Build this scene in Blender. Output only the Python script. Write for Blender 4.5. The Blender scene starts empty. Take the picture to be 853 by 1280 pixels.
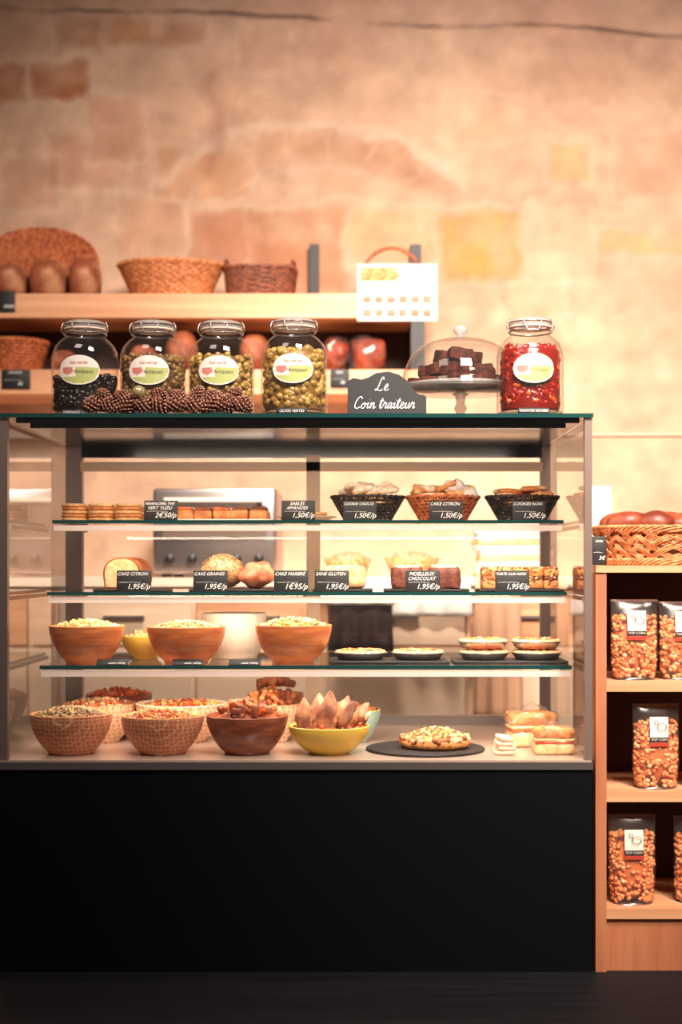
import bpy, bmesh, math, random
import numpy as np
from mathutils import Vector, Matrix, noise
random.seed(7)
CAMY, FPX, CX, HZ, CH = -3.4, 1778.0, 450.0, 707.0, 0.9715
def X(px, y): return (px-CX)*(y-CAMY)/FPX      # photo measurement -> metres at depth y
def Z(py, y): return CH+(HZ-py)*(y-CAMY)/FPX
def S(n, y): return n*(y-CAMY)/FPX
def lin(c):
    o=[]
    for v in c[:3]:
        v=v/255.0
        o.append(v/12.92 if v<=0.04045 else ((v+0.055)/1.055)**2.4)
    return (o[0],o[1],o[2],1.0)

# ------------------------------------------------------------------ materials
MATS={}
def mat(name,col,rough=.5,metal=0,col2=None,scale=20,kind='noise',bump=0,bscale=None,emis=0,lo=.38,hi=.62,coat=0,stretch=None,detail=4,spec=.5):
    if name in MATS: return MATS[name]
    m=bpy.data.materials.new(name); m.use_nodes=True; MATS[name]=m
    nt=m.node_tree; N=nt.nodes; L=nt.links; bs=N['Principled BSDF']
    bs.inputs['Roughness'].default_value=rough; bs.inputs['Metallic'].default_value=metal
    bs.inputs['Coat Weight'].default_value=coat; bs.inputs['Specular IOR Level'].default_value=spec
    bs.inputs['Base Color'].default_value=lin(col)
    tc=N.new('ShaderNodeTexCoord'); mp=N.new('ShaderNodeMapping'); L.new(tc.outputs['Object'],mp.inputs['Vector'])
    if stretch: mp.inputs['Scale'].default_value=stretch
    if col2 is not None:
        if kind=='noise':
            t=N.new('ShaderNodeTexNoise'); t.inputs['Scale'].default_value=scale; t.inputs['Detail'].default_value=detail; out=t.outputs['Fac']
        elif kind=='wave':
            t=N.new('ShaderNodeTexWave'); t.inputs['Scale'].default_value=scale; t.inputs['Distortion'].default_value=4; t.inputs['Detail'].default_value=3; out=t.outputs['Fac']
        elif kind=='voro':
            t=N.new('ShaderNodeTexVoronoi'); t.inputs['Scale'].default_value=scale; out=t.outputs['Distance']
        elif kind=='edge':
            t=N.new('ShaderNodeTexVoronoi'); t.feature='DISTANCE_TO_EDGE'; t.inputs['Scale'].default_value=scale; t.inputs['Randomness'].default_value=.25; out=t.outputs['Distance']
        L.new(mp.outputs['Vector'],t.inputs['Vector'])
        r=N.new('ShaderNodeValToRGB'); r.color_ramp.elements[0].position=lo; r.color_ramp.elements[1].position=hi
        r.color_ramp.elements[0].color=lin(col); r.color_ramp.elements[1].color=lin(col2)
        L.new(out,r.inputs['Fac']); L.new(r.outputs['Color'],bs.inputs['Base Color'])
        if emis:
            L.new(r.outputs['Color'],bs.inputs['Emission Color'])
    if emis:
        bs.inputs['Emission Color'].default_value=lin(col); bs.inputs['Emission Strength'].default_value=emis
    if bump:
        t2=N.new('ShaderNodeTexNoise'); t2.inputs['Scale'].default_value=bscale or scale*2; t2.inputs['Detail'].default_value=5
        L.new(mp.outputs['Vector'],t2.inputs['Vector'])
        bp=N.new('ShaderNodeBump'); bp.inputs['Strength'].default_value=bump; bp.inputs['Distance'].default_value=.004
        L.new(t2.outputs['Fac'],bp.inputs['Height']); L.new(bp.outputs['Normal'],bs.inputs['Normal'])
    return m
def thin_glass(name,tint=(1,1,1),base=.04,k=.9,rough=0.0,edge=None,milk=0):
    m=bpy.data.materials.new(name); m.use_nodes=True; nt=m.node_tree; N=nt.nodes; L=nt.links; N.clear()
    o=N.new('ShaderNodeOutputMaterial'); mx=N.new('ShaderNodeMixShader'); tr=N.new('ShaderNodeBsdfTransparent'); gl=N.new('ShaderNodeBsdfGlossy')
    tr.inputs['Color'].default_value=(*tint,1); gl.inputs['Roughness'].default_value=rough
    lw=N.new('ShaderNodeLayerWeight'); lw.inputs['Blend'].default_value=.5
    p=N.new('ShaderNodeMath'); p.operation='POWER'; p.inputs[1].default_value=5
    q=N.new('ShaderNodeMath'); q.operation='MULTIPLY_ADD'; q.inputs[1].default_value=k; q.inputs[2].default_value=base
    L.new(lw.outputs['Facing'],p.inputs[0]); L.new(p.outputs[0],q.inputs[0]); L.new(q.outputs[0],mx.inputs[0])
    if edge:   # longer path through curved glass absorbs more
        p2=N.new('ShaderNodeMath'); p2.operation='POWER'; p2.inputs[1].default_value=3; L.new(lw.outputs['Facing'],p2.inputs[0])
        mc=N.new('ShaderNodeMix'); mc.data_type='RGBA'; mc.inputs[6].default_value=(*tint,1); mc.inputs[7].default_value=(*edge,1)
        L.new(p2.outputs[0],mc.inputs[0]); L.new(mc.outputs[2],tr.inputs['Color'])
    src=tr
    if milk:
        df=N.new('ShaderNodeBsdfDiffuse'); df.inputs['Color'].default_value=(.9,.88,.85,1); m2=N.new('ShaderNodeMixShader'); m2.inputs[0].default_value=milk
        L.new(tr.outputs[0],m2.inputs[1]); L.new(df.outputs[0],m2.inputs[2]); src=m2
    L.new(src.outputs[0],mx.inputs[1]); L.new(gl.outputs[0],mx.inputs[2]); L.new(mx.outputs[0],o.inputs[0])
    return m
G_pane=thin_glass('pane_glass',(.985,.99,.985),.04)
G_side=thin_glass('side_pane_glass',(.88,.85,.82),.26)
G_shelf=thin_glass('shelf_glass',(.92,.95,.92),.08)
G_jar=thin_glass('jar_glass',(.97,.97,.96),.06,.8,edge=(.68,.66,.62),milk=.01)
G_dome=thin_glass('dome_glass',(.97,.97,.96),.04,.85,edge=(.5,.48,.45),milk=.01)
G_plate=thin_glass('cake_plate_glass',(.88,.87,.86),.16,.8,.08,edge=(.45,.43,.42),milk=.25)
G_plastic=thin_glass('clear_plastic',(.97,.96,.95),.07,.7,.2,milk=.03)
teal=mat('glass_edge_teal',(20,62,60),.2)
steel=mat('brushed_steel',(150,140,138),.35,.85)
greymetal=mat('grey_post_metal',(140,122,114),.4,.5)
blackp=mat('black_panel',(7,12,14),.6,spec=.1)
darktop=mat('smoked_panel',(18,12,11),.12)
deckm=mat('deck_steel',(190,168,154),.3,.35)
rail=mat('white_rail',(222,204,194),.4,emis=.12)
cream=mat('cream_paint',(228,196,168),.5)
woodS=mat('shelf_wood',(222,166,126),.5,col2=(204,144,104),scale=3,kind='noise',stretch=(.6,3,12))
woodI=mat('cabinet_wood',(190,122,86),.5,col2=(172,104,72),scale=4,kind='noise',stretch=(6,6,.6))
darkwood=mat('dark_backing',(56,32,26),.7)
bowlwood=mat('bamboo_bowl_wood',(212,128,76),.35,col2=(182,98,54),scale=12,kind='noise',stretch=(1,1,6),coat=.2)
bowldark=mat('dark_bowl_wood',(146,78,50),.35,col2=(108,52,34),scale=14,kind='noise',stretch=(1,1,5),coat=.2)
bowlin=mat('bowl_inside',(190,130,80),.5)
patt=mat('patterned_bowl',(240,212,184),.4,col2=(212,152,108),scale=85,kind='edge',lo=.05,hi=.10)
patt2=mat('patterned_tan_bowl',(232,190,154),.4,col2=(188,106,68),scale=95,kind='edge',lo=.03,hi=.07)
whitec=mat('white_ceramic',(236,220,202),.3)
yellowc=mat('yellow_bowl_glaze',(222,184,80),.35)
tealc=mat('teal_bowl_glaze',(160,192,180),.35)
slate=mat('black_slate',(26,24,26),.55,bump=.3,bscale=60)
chalk=mat('chalkboard_black',(22,21,24),.6)
chalkw=mat('chalk_writing',(235,230,226),.7,emis=.12)  # lettering given a faint glow of its own
paper=mat('white_paper',(222,208,200),.7)
foil=mat('foil_tin',(205,195,190),.25,.8,bump=.4,bscale=90)
wick=mat('wicker_tan',(200,126,78),.6,col2=(160,88,50),scale=60,bump=.3)
wickd=mat('wicker_brown',(142,76,48),.6,col2=(98,48,30),scale=60,bump=.3)
wickb=mat('wicker_black',(28,22,22),.5,col2=(46,36,34),scale=60)
wicko=mat('wicker_orange',(204,116,68),.55,col2=(156,76,40),scale=60,bump=.3)
wickl=mat('wicker_light',(222,146,94),.55,col2=(180,100,58),scale=60,bump=.3)
crust=mat('bread_crust',(178,98,54),.5,col2=(122,58,32),scale=18,bump=.5)
crustd=mat('dark_crust',(120,64,40),.6,col2=(196,134,90),scale=26,bump=.8,lo=.44,hi=.70)
flour=mat('floured_loaf_crust',(150,78,48),.75,col2=(224,170,128),scale=9,bump=.4,bscale=40,lo=.46,hi=.72)
crumb=mat('bread_crumb',(240,206,156),.8,col2=(226,178,120),scale=60,bump=.4)
seeded=mat('seeded_crust',(190,124,78),.6,col2=(230,190,140),scale=120,bump=.6,lo=.45,hi=.6)
tanb=mat('tan_crumb',(206,146,98),.75,col2=(150,92,56),scale=70,bump=.6)
pinkb=mat('rosy_bread',(216,142,106),.7,col2=(182,98,68),scale=50,bump=.5)
choc=mat('chocolate_cake',(84,38,26),.75,col2=(48,20,14),scale=60,bump=.8,spec=.15)
chocl=mat('chocolate_loaf',(122,62,44),.6,col2=(84,38,26),scale=60,bump=.6)
sugar=mat('icing_sugar',(246,230,212),.8,col2=(222,188,156),scale=80,bump=.4)
cookie=mat('golden_cookie',(226,156,92),.6,col2=(190,112,58),scale=60,bump=.5)
cookiel=mat('pale_cookie',(240,200,148),.7,col2=(214,156,100),scale=50,bump=.5)
orangef=mat('apricot_filling',(220,106,42),.25,col2=(186,72,28),scale=50,coat=.3,bump=.4)
redf=mat('tomato_red',(184,36,20),.3,col2=(104,16,12),scale=90,coat=.4,bump=.5)
redl=mat('red_oil',(118,20,10),.2)
tartf=mat('tart_top',(236,176,98),.5,col2=(180,90,42),scale=50,bump=.6)
olg=mat('green_olive',(190,156,80),.3,col2=(146,108,50),scale=30,coat=.3)
oll=mat('olive_mix',(150,114,64),.3,col2=(100,66,42),scale=40,coat=.3)
olk=mat('black_olive',(34,20,24),.3,coat=.15)
olgcore=mat('olive_brine',(130,94,42),.4); ollcore=mat('mix_brine',(92,62,34),.4); olkcore=mat('dark_brine',(26,16,18),.3)
lab_g=mat('label_green',(176,184,112),.5); lab_w=mat('label_white',(236,224,214),.5); lab_p=mat('label_pink',(202,124,116),.5); lab_t=mat('label_text',(76,62,56),.5)
rubber=mat('seal_rubber',(220,196,180),.5)
cone=mat('pinecone_brown',(140,84,64),.7,col2=(88,46,38),scale=90)
conet=mat('pinecone_tip',(216,164,140),.7)
popc=mat('popcorn_caramel',(236,140,76),.45,col2=(250,206,156),scale=60,bump=.2,lo=.48,hi=.70)
popd=mat('popcorn_dark',(218,116,58),.45)
labr=mat('label_red',(178,60,44),.5)
pale=mat('pale_pasta',(240,208,148),.5); pale2=mat('yellow_rice',(228,176,86),.6); grain=mat('grain_salad',(196,158,120),.7,col2=(140,100,72),scale=80)
green=mat('herb_green',(120,120,64),.6); redbit=mat('pepper_red',(196,72,40),.4)

# ------------------------------------------------------------------ builder
ICO={}
def ico(sub):
    if sub not in ICO:
        bm=bmesh.new(); bmesh.ops.create_icosphere(bm,subdivisions=sub,radius=1)
        ICO[sub]=([v.co.copy() for v in bm.verts],[[v.index for v in f.verts] for f in bm.faces]); bm.free()
    return ICO[sub]
TXT={}
def textmesh(s,shear=0):
    k=(s,shear)
    if k not in TXT:
        c=bpy.data.curves.new('t','FONT'); c.body=s; c.align_x='CENTER'; c.align_y='CENTER'; c.shear=shear; c.resolution_u=3
        o=bpy.data.objects.new('t',c); bpy.context.collection.objects.link(o)
        dg=bpy.context.evaluated_depsgraph_get(); me=o.evaluated_get(dg).to_mesh()
        TXT[k]=([v.co.copy() for v in me.vertices],[list(p.vertices) for p in me.polygons])
        o.evaluated_get(dg).to_mesh_clear(); bpy.data.objects.remove(o); bpy.data.curves.remove(c)
    return TXT[k]
GLY={'L':([[(.62,1.35),(.55,1.65),(.38,1.6),(.28,1.2),(.2,.5),(.05,.05),(-.1,.12),(.05,.22),(.35,.02),(.6,.0),(.8,.2)]],.95),
'e':([[(0,.25),(.32,.45),(.36,.72),(.2,.8),(.06,.5),(.12,.08),(.35,.02),(.58,.25)]],.6),
'C':([[(.78,1.2),(.66,1.5),(.36,1.38),(.12,.8),(.16,.2),(.45,0),(.85,.25)]],.9),
'o':([[(.34,.72),(.1,.5),(.1,.1),(.33,.02),(.5,.35),(.4,.72),(.28,.62),(.5,.52),(.7,.6)]],.7),
'i':([[(0,.5),(.14,.74),(.1,.2),(.2,.02),(.42,.25)],[(.2,1.06),(.22,1.1)]],.42),
'n':([[(0,.55),(.1,.72),(.08,0),(.14,.45),(.34,.76),(.44,.5),(.42,.1),(.52,.02),(.7,.25)]],.7),
't':([[(.02,.3),(.2,1.3),(.13,.2),(.24,.02),(.42,.2)],[(-.06,.92),(.42,1.0)]],.46),
'r':([[(0,.3),(.1,.84),(.18,.68),(.36,.7),(.32,.2),(.4,.02),(.56,.25)]],.56),
'a':([[(.45,.68),(.2,.74),(.05,.35),(.14,.02),(.34,.2),(.46,.72),(.43,.2),(.52,.02),(.7,.25)]],.7),
'u':([[(0,.45),(.08,.74),(.07,.2),(.22,.02),(.4,.3),(.47,.75),(.44,.2),(.54,.02),(.7,.25)]],.7),' ':([],.45)}
def catmull(P,k=5):
    P=[P[0]]+P+[P[-1]]; o=[]
    for i in range(1,len(P)-2):
        for j in range(k):
            t=j/k; o.append(tuple(.5*((2*P[i][d])+(-P[i-1][d]+P[i+1][d])*t+(2*P[i-1][d]-5*P[i][d]+4*P[i+1][d]-P[i+2][d])*t*t+(-P[i-1][d]+3*P[i][d]-3*P[i+1][d]+P[i+2][d])*t**3) for d in(0,1)))
    o.append(P[-1]); return o
class B:
    def __init__(s,name,loc=(0,0,0),rz=0):
        s.name=name;s.loc=loc;s.rz=rz;s.v=[];s.f=[];s.mi=[];s.sm=[];s.mats=[];s.M=None
    def add(s,vs,fs,m,smooth=True):
        if m not in s.mats: s.mats.append(m)
        k=s.mats.index(m); n=len(s.v)
        if s.M is not None: vs=[s.M@Vector(v) for v in vs]
        s.v.extend([tuple(v) for v in vs]); s.f.extend([[i+n for i in f] for f in fs]); s.mi.extend([k]*len(fs)); s.sm.extend([smooth]*len(fs))
    def box(s,x0,x1,y0,y1,z0,z1,m):
        v=[(x0,y0,z0),(x1,y0,z0),(x1,y1,z0),(x0,y1,z0),(x0,y0,z1),(x1,y0,z1),(x1,y1,z1),(x0,y1,z1)]
        s.add(v,[(0,3,2,1),(4,5,6,7),(0,1,5,4),(1,2,6,5),(2,3,7,6),(3,0,4,7)],m,False)
    def gbox(s,x0,x1,y0,y1,z0,z1,mf,me):
        v=[(x0,y0,z0),(x1,y0,z0),(x1,y1,z0),(x0,y1,z0),(x0,y0,z1),(x1,y0,z1),(x1,y1,z1),(x0,y1,z1)]
        s.add(v,[(0,3,2,1),(4,5,6,7)],mf,False); s.add(v,[(0,1,5,4),(1,2,6,5),(2,3,7,6),(3,0,4,7)],me,False)
    def rbox(s,c,d,m,r=.005,R=None,amp=0,seg=2,fr=25):
        bm=bmesh.new(); bmesh.ops.create_cube(bm,size=1)
        for v in bm.verts: v.co=Vector((v.co.x*d[0],v.co.y*d[1],v.co.z*d[2]))
        bmesh.ops.bevel(bm,geom=bm.edges[:],offset=r,segments=seg,profile=.5,affect='EDGES')
        if amp: bmesh.ops.subdivide_edges(bm,edges=bm.edges[:],cuts=2,use_grid_fill=True)
        vs=[]
        for v in bm.verts:
            p=v.co.copy()
            if amp: p+=noise.noise_vector((p+Vector(c))*fr)*amp
            if R is not None: p=R@p
            vs.append(p+Vector(c))
        bm.verts.index_update()
        s.add(vs,[[v.index for v in f.verts] for f in bm.faces],m,True); bm.free()
    def lathe(s,prof,m,seg=48,c=(0,0,0),sx=1,sy=1,fn=None):
        vs=[];fs=[];n=len(prof)
        for j in range(seg):
            a=2*math.pi*j/seg
            for (r,z) in prof:
                rr=fn(a,r,z) if fn else r
                vs.append((c[0]+rr*math.cos(a)*sx,c[1]+rr*math.sin(a)*sy,c[2]+z))
        for j in range(seg):
            k=(j+1)%seg
            for i in range(n-1): fs.append((j*n+i,k*n+i,k*n+i+1,j*n+i+1))
        s.add(vs,fs,m,True)
    def blob(s,c,r,m,sub=2,amp=0,fr=20,R=None,fn=None):
        tv,tf=ico(sub); vs=[]; c=Vector(c); o=Vector((random.random()*50,0,0))
        for t in tv:
            p=Vector((t.x*r[0],t.y*r[1],t.z*r[2]))
            if amp: p+=t*(noise.noise((p+c)*fr+o)*amp)
            if fn: p=fn(p)
            if R is not None: p=R@p
            vs.append(p+c)
        s.add(vs,tf,m,True)
    def tube(s,pts,r,m,seg=6,closed=False,up=(0,0,1)):
        pts=[Vector(p) for p in pts]; n=len(pts); vs=[];fs=[]; up=Vector(up)
        for i,p in enumerate(pts):
            a=pts[(i-1)%n] if (closed or i>0) else p; b=pts[(i+1)%n] if (closed or i<n-1) else p
            t=(b-a).normalized(); u=t.cross(up)
            if u.length<.05: u=t.cross(Vector((1,.1,0)))
            u.normalize(); w=u.cross(t)
            rr=r[i] if isinstance(r,list) else r
            for k in range(seg):
                an=2*math.pi*k/seg; vs.append(p+u*math.cos(an)*rr+w*math.sin(an)*rr)
        for i in range(n if closed else n-1):
            j=(i+1)%n
            for k in range(seg):
                l=(k+1)%seg; fs.append((i*seg+k,i*seg+l,j*seg+l,j*seg+k))
        if not closed: fs.append(list(range(seg))); fs.append([(n-1)*seg+k for k in range(seg)][::-1])
        s.add(vs,fs,m,True)
    def prism(s,poly,y0,y1,m):
        n=len(poly); vs=[(p[0],y0,p[1]) for p in poly]+[(p[0],y1,p[1]) for p in poly]
        fs=[list(range(n)),[n+i for i in range(n)][::-1]]+[(i,n+i,n+(i+1)%n,(i+1)%n) for i in range(n)]
        s.add(vs,fs,m,False)
    def disc(s,c,r,m,seg=40,sx=1,sy=1,h=0):
        if h: s.lathe([(0,0),(r*.98,0),(r,h*.3),(r,h*.8),(r*.98,h),(0,h)],m,seg,c,sx,sy)
        else: s.add([(c[0]+r*sx*math.cos(2*math.pi*i/seg),c[1]+r*sy*math.sin(2*math.pi*i/seg),c[2]) for i in range(seg)],[list(range(seg))],m,False)
    def text(s,t,size,c,m,shear=0,fn=None,maxw=None):
        tv,tf=textmesh(t,shear)
        if not tv: return
        if maxw:
            w=max(v.x for v in tv)-min(v.x for v in tv); size=min(size,maxw/w)
        if fn: vs=[fn(v.x*size+c[0],v.y*size+c[2]) for v in tv]
        else: vs=[(c[0]+v.x*size,c[1],c[2]+v.y*size) for v in tv]
        s.add(vs,tf,m,False)
    def script(s,t,size,x,y,z,m,r):
        w=sum(GLY[c][1] for c in t)*size; x-=w/2
        for c in t:
            for st in GLY[c][0]:
                s.tube([(x+(p[0]+p[1]*.28)*size,y,z+p[1]*size) for p in catmull(list(st))],r,m,5,up=(0,1,0))
            x+=GLY[c][1]*size
    def done(s):
        me=bpy.data.meshes.new(s.name); me.from_pydata(s.v,[],s.f)
        for m in s.mats: me.materials.append(m)
        me.polygons.foreach_set('material_index',s.mi); me.polygons.foreach_set('use_smooth',s.sm); me.update()
        o=bpy.data.objects.new(s.name,me); o.location=s.loc; o.rotation_euler=(0,0,s.rz); bpy.context.collection.objects.link(o); return o
def Rm(x=0,y=0,z=0):
    return (Matrix.Rotation(math.radians(z),3,'Z')@Matrix.Rotation(math.radians(y),3,'Y')@Matrix.Rotation(math.radians(x),3,'X'))
def rr(a,b): return random.uniform(a,b)
def rndR(): return Rm(rr(0,360),rr(0,360),rr(0,360))

# ------------------------------------------------------------------ room
WY=2.2
def vnoise(x,z,sc,seed):
    rs=np.random.RandomState(seed); G=rs.rand(128,128); u=x*sc+37.3; v=z*sc+11.7
    i=np.floor(u).astype(int); j=np.floor(v).astype(int); fu=u-i; fv=v-j; fu=fu*fu*(3-2*fu); fv=fv*fv*(3-2*fv)
    g=lambda a,b:G[a%128,b%128]
    return (g(i,j)*(1-fu)+g(i+1,j)*fu)*(1-fv)+(g(i,j+1)*(1-fu)+g(i+1,j+1)*fu)*fv
def fbm(x,z,sc,seed,o=4): return sum(vnoise(x,z,sc*2**k,seed+k)*.5**k for k in range(o))/sum(.5**k for k in range(o))
def build_wall():
    nx,nz=600,370; xs=np.linspace(-3,3,nx); zs=np.linspace(0,3.7,nz); XX,ZZ=np.meshgrid(xs,zs)
    u=XX*317.5+450; v=707-(ZZ-.9715)*317.5
    u=u+22*(fbm(XX,ZZ,5,1)-.5)+14*(fbm(XX,ZZ,22,5)-.5); v=v+22*(fbm(XX,ZZ,5,9)-.5)+14*(fbm(XX,ZZ,22,6)-.5)
    col=np.zeros((nz,nx,3)); col[:]=(212,174,148)
    def blend(mask,c):
        for k in range(3): col[...,k]=col[...,k]*(1-mask)+c[k]*mask
    blend(np.clip((fbm(XX,ZZ,2.2,20)-.42)*4,0,1)*.6,(226,194,166))
    blend(np.clip((fbm(XX,ZZ,3.1,30)-.5)*5,0,1)*.4,(196,152,126))
    ch=66.0; row=np.floor(v/ch); fr=v/ch-row; off=(row*0.37%1)*150; bw=118+30*np.sin(row*2.3)
    cu=(u+off)/bw; ci=np.floor(cu); fc=cu-ci
    h=np.sin(ci*12.9898+row*78.233)*43758.5453; h=h-np.floor(h)
    edge=np.minimum(np.minimum(fr,1-fr)*ch,np.minimum(fc,1-fc)*bw)
    stone=np.clip(edge/9-.6,0,1)*np.clip((fbm(XX,ZZ,1.3,60)-.35)*4,0,1)
    blend(stone*np.clip(h-.45,0,1)*.5,(196,148,118)); blend(stone*np.clip(.3-h,0,1)*.8,(230,200,168))
    wear=np.clip(.1+1.3*fbm(XX,ZZ,8,77),0,1.1)
    def R(x0,x1,y0,y1,c,a,s=13):
        a=a*.62
        d=np.minimum(np.minimum(u-x0,x1-u),np.minimum(v-y0,y1-v)); m=np.clip(d/s+.5,0,1)
        rim=np.clip(1-np.abs(d+6)/7,0,1)*.28; blend(rim,(228,198,174)); blend(np.clip(m*a*wear*1.3,0,1),c)
    R(45,105,80,122,(168,104,66),1.1); R(75,132,28,64,(170,110,78),1); R(140,200,28,56,(180,126,82),1); R(-20,34,80,126,(160,94,64),1.1)
    R(60,150,170,235,(190,136,108),.6); R(205,255,28,54,(182,126,90),.8); R(300,360,40,80,(190,144,118),.4); R(110,175,125,200,(196,140,108),.5)
    R(240,312,262,330,(186,122,90),1.05); R(312,436,262,366,(190,128,94),1.05); R(442,550,262,325,(214,168,122),.9)
    R(556,650,266,350,(212,150,86),1.25); R(195,314,190,240,(192,136,98),.95); R(690,738,180,220,(216,170,122),.9)
    R(752,860,290,316,(212,166,114),.9); R(775,860,165,240,(208,156,128),.5); R(150,225,250,320,(200,148,118),.6)
    R(655,735,260,345,(228,190,160),.6); R(0,70,200,262,(190,138,110),.6); R(880,1000,60,140,(192,140,104),.8); R(-150,-40,150,220,(192,140,108),.8)
    R(560,640,120,170,(220,184,150),.5); R(630,700,360,430,(204,162,132),.5); R(700,800,400,470,(226,192,160),.6); R(480,560,400,450,(206,166,134),.5)
    ang=np.arctan2(330-v,u-385); rad=np.sqrt(((u-385)/230)**2+((v-330)/178)**2); top=np.clip((250-v)/25,0,1)
    blend(np.clip(1-np.abs(rad-1)/.06,0,1)*top*.5,(228,202,182))
    seg=np.clip(1-np.abs(rad-.84)/.12,0,1)**.5*top*np.clip((u-315)/30,0,1)
    vou=np.abs(np.sin(ang*9)); blend(np.clip(seg*np.clip(vou*6,.5,1)*.75*wear,0,1),(176,122,92))
    blend(np.clip(1-np.abs(rad-.68)/.04,0,1)*top*.3,(226,196,170))
    rad2=np.sqrt(((u-730)/110)**2+((v-330)/110)**2); blend(np.clip(1-np.abs(rad2-1)/.06,0,1)*np.clip((735-u)/30,0,1)*.4,(190,146,118))
    d=np.abs(u-268-6*np.sin(v/20)); blend(np.clip(1-d/16,0,1)*np.clip((v-60)/30,0,1)*np.clip((225-v)/20,0,1)*.4,(150,104,86))
    cl=8+ (u/853)*34+3*np.sin(u/60)-.35*(u-(XX*317.5+450)); vv=707-(ZZ-.9715)*317.5+5*(vnoise(XX,ZZ,5,9)-.5)
    blend(np.clip(1.2-np.abs(vv-cl)/3.4,0,1)*np.clip(fbm(XX,ZZ,5,91)*3.2-1.0,0,1)*.8,(66,48,44))
    blend(np.clip((130-v)/130,0,1)*.38,(140,104,92));  # light falloff towards the ceiling, painted into the wall colour
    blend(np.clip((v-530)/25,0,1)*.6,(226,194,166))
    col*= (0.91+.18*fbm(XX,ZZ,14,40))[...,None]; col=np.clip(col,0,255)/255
    L_=np.where(col<=.04045,col/12.92,((col+.055)/1.055)**2.4)
    vs=np.stack([XX.ravel(),np.zeros(nx*nz),ZZ.ravel()],1)
    idx=np.arange(nx*nz).reshape(nz,nx); f=np.stack([idx[:-1,:-1],idx[:-1,1:],idx[1:,1:],idx[1:,:-1]],-1).reshape(-1,4)
    me=bpy.data.meshes.new('wall_back'); me.from_pydata(vs.tolist(),[],f.tolist())
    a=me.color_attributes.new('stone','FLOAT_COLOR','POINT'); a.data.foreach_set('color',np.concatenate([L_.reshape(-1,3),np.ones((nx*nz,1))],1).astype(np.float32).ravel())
    o=bpy.data.objects.new('wall_back',me); o.location=(0,WY,0); bpy.context.collection.objects.link(o)
    m=bpy.data.materials.new('limestone_wall'); m.use_nodes=True; N=m.node_tree.nodes; L=m.node_tree.links; bs=N['Principled BSDF']; bs.inputs['Roughness'].default_value=.9
    at=N.new('ShaderNodeAttribute'); at.attribute_name='stone'; nz_=N.new('ShaderNodeTexNoise'); nz_.inputs['Scale'].default_value=7; nz_.inputs['Detail'].default_value=8
    tc=N.new('ShaderNodeTexCoord'); L.new(tc.outputs['Object'],nz_.inputs['Vector'])
    mx=N.new('ShaderNodeMix'); mx.data_type='RGBA'; mx.blend_type='MULTIPLY'; mx.inputs[0].default_value=1
    rp=N.new('ShaderNodeValToRGB'); rp.color_ramp.elements[0].position=.3; rp.color_ramp.elements[1].position=.7; rp.color_ramp.elements[0].color=(.82,.80,.78,1); rp.color_ramp.elements[1].color=(1,1,1,1)
    L.new(nz_.outputs['Fac'],rp.inputs['Fac'])
    L.new(at.outputs['Color'],mx.inputs[6]); L.new(rp.outputs['Color'],mx.inputs[7]); L.new(mx.outputs[2],bs.inputs['Base Color'])
    bp=N.new('ShaderNodeBump'); bp.inputs['Strength'].default_value=.35; bp.inputs['Distance'].default_value=.02; L.new(nz_.outputs['Fac'],bp.inputs['Height']); L.new(bp.outputs['Normal'],bs.inputs['Normal'])
    me.materials.append(m)
build_wall()
plaster=mat('side_plaster',(190,150,130),.9,col2=(176,134,112),scale=3)
floorm=mat('dark_floor',(20,20,26),.6,col2=(27,26,32),scale=6,kind='noise',stretch=(.5,6,1),spec=.15)
b=B('floor'); b.box(-3,3,-5,WY,-.1,0,floorm); b.done()
b=B('wall_left'); b.box(-3.1,-3,-5,WY,0,3.7,plaster); b.done()
b=B('wall_right'); b.box(3,3.1,-5,WY,0,3.7,plaster); b.done()
b=B('ceiling'); b.box(-3,3,-5,WY,3.7,3.8,mat('ceiling_paint',(130,110,100),.9)); b.done()

# ------------------------------------------------------------------ display case
DZ=.506; TOPZ=1.335
SH=[(1.090,.296),(.904,.237),(.722,.15)]
b=B('display_case')
b.box(-.875,.556,.0,.78,0.0,.484,blackp)
b.box(-.875,.557,-.006,.78,.484,.502,steel); b.box(-.872,.554,.0,.775,.502,DZ,deckm)
for x0,x1 in((-.862,-.843),(.538,.556)): b.box(x0,x1,.0,.02,DZ,1.324,greymetal)
for x0,x1 in((-.856,-.808),(.526,.555)): b.box(x0,x1,.735,.765,DZ,1.324,greymetal)
b.box(-.155,-.115,.72,.738,DZ,1.29,cream)
b.box(-.81,.53,.72,.738,1.245,1.272,cream); b.box(-.81,.53,.74,.765,DZ,.535,steel)
b.box(-.81,.53,.735,.765,1.285,1.324,darktop)
def quad(pts,m): b.add(pts,[(0,1,2,3)],m,False)
quad([(-.843,.008,DZ),(.538,.008,DZ),(.538,.008,1.324),(-.843,.008,1.324)],G_pane)
quad([(-.853,.02,DZ),(-.853,.74,DZ),(-.853,.74,1.324),(-.853,.02,1.324)],G_side)
quad([(.550,.02,DZ),(.550,.74,DZ),(.550,.74,1.324),(.550,.02,1.324)],G_side)
quad([(-.81,.75,DZ),(.53,.75,DZ),(.53,.75,1.28),(-.81,.75,1.28)],G_pane)
b.gbox(-.875,.558,-.006,.78,1.325,TOPZ,darktop,teal)
b.box(-.83,.53,.03,.73,1.315,1.3245,darktop)
b.box(-.80,.50,.05,.07,1.305,1.3148,darktop)
for i,(z,y) in enumerate(SH):
    b.gbox(-.80,.53,y,.70,z-.009,z,G_shelf,teal)
    b.box(-.797,.527,y+.004,y+.026,z-.028,z-.0135,rail)
    for x in(-.80,.522):
        b.prism([(x,z-.012),(x+.008,z-.012),(x+.008,z-.022),(x,z-.022)],y+.03,.74,greymetal)
b.done()

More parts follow.
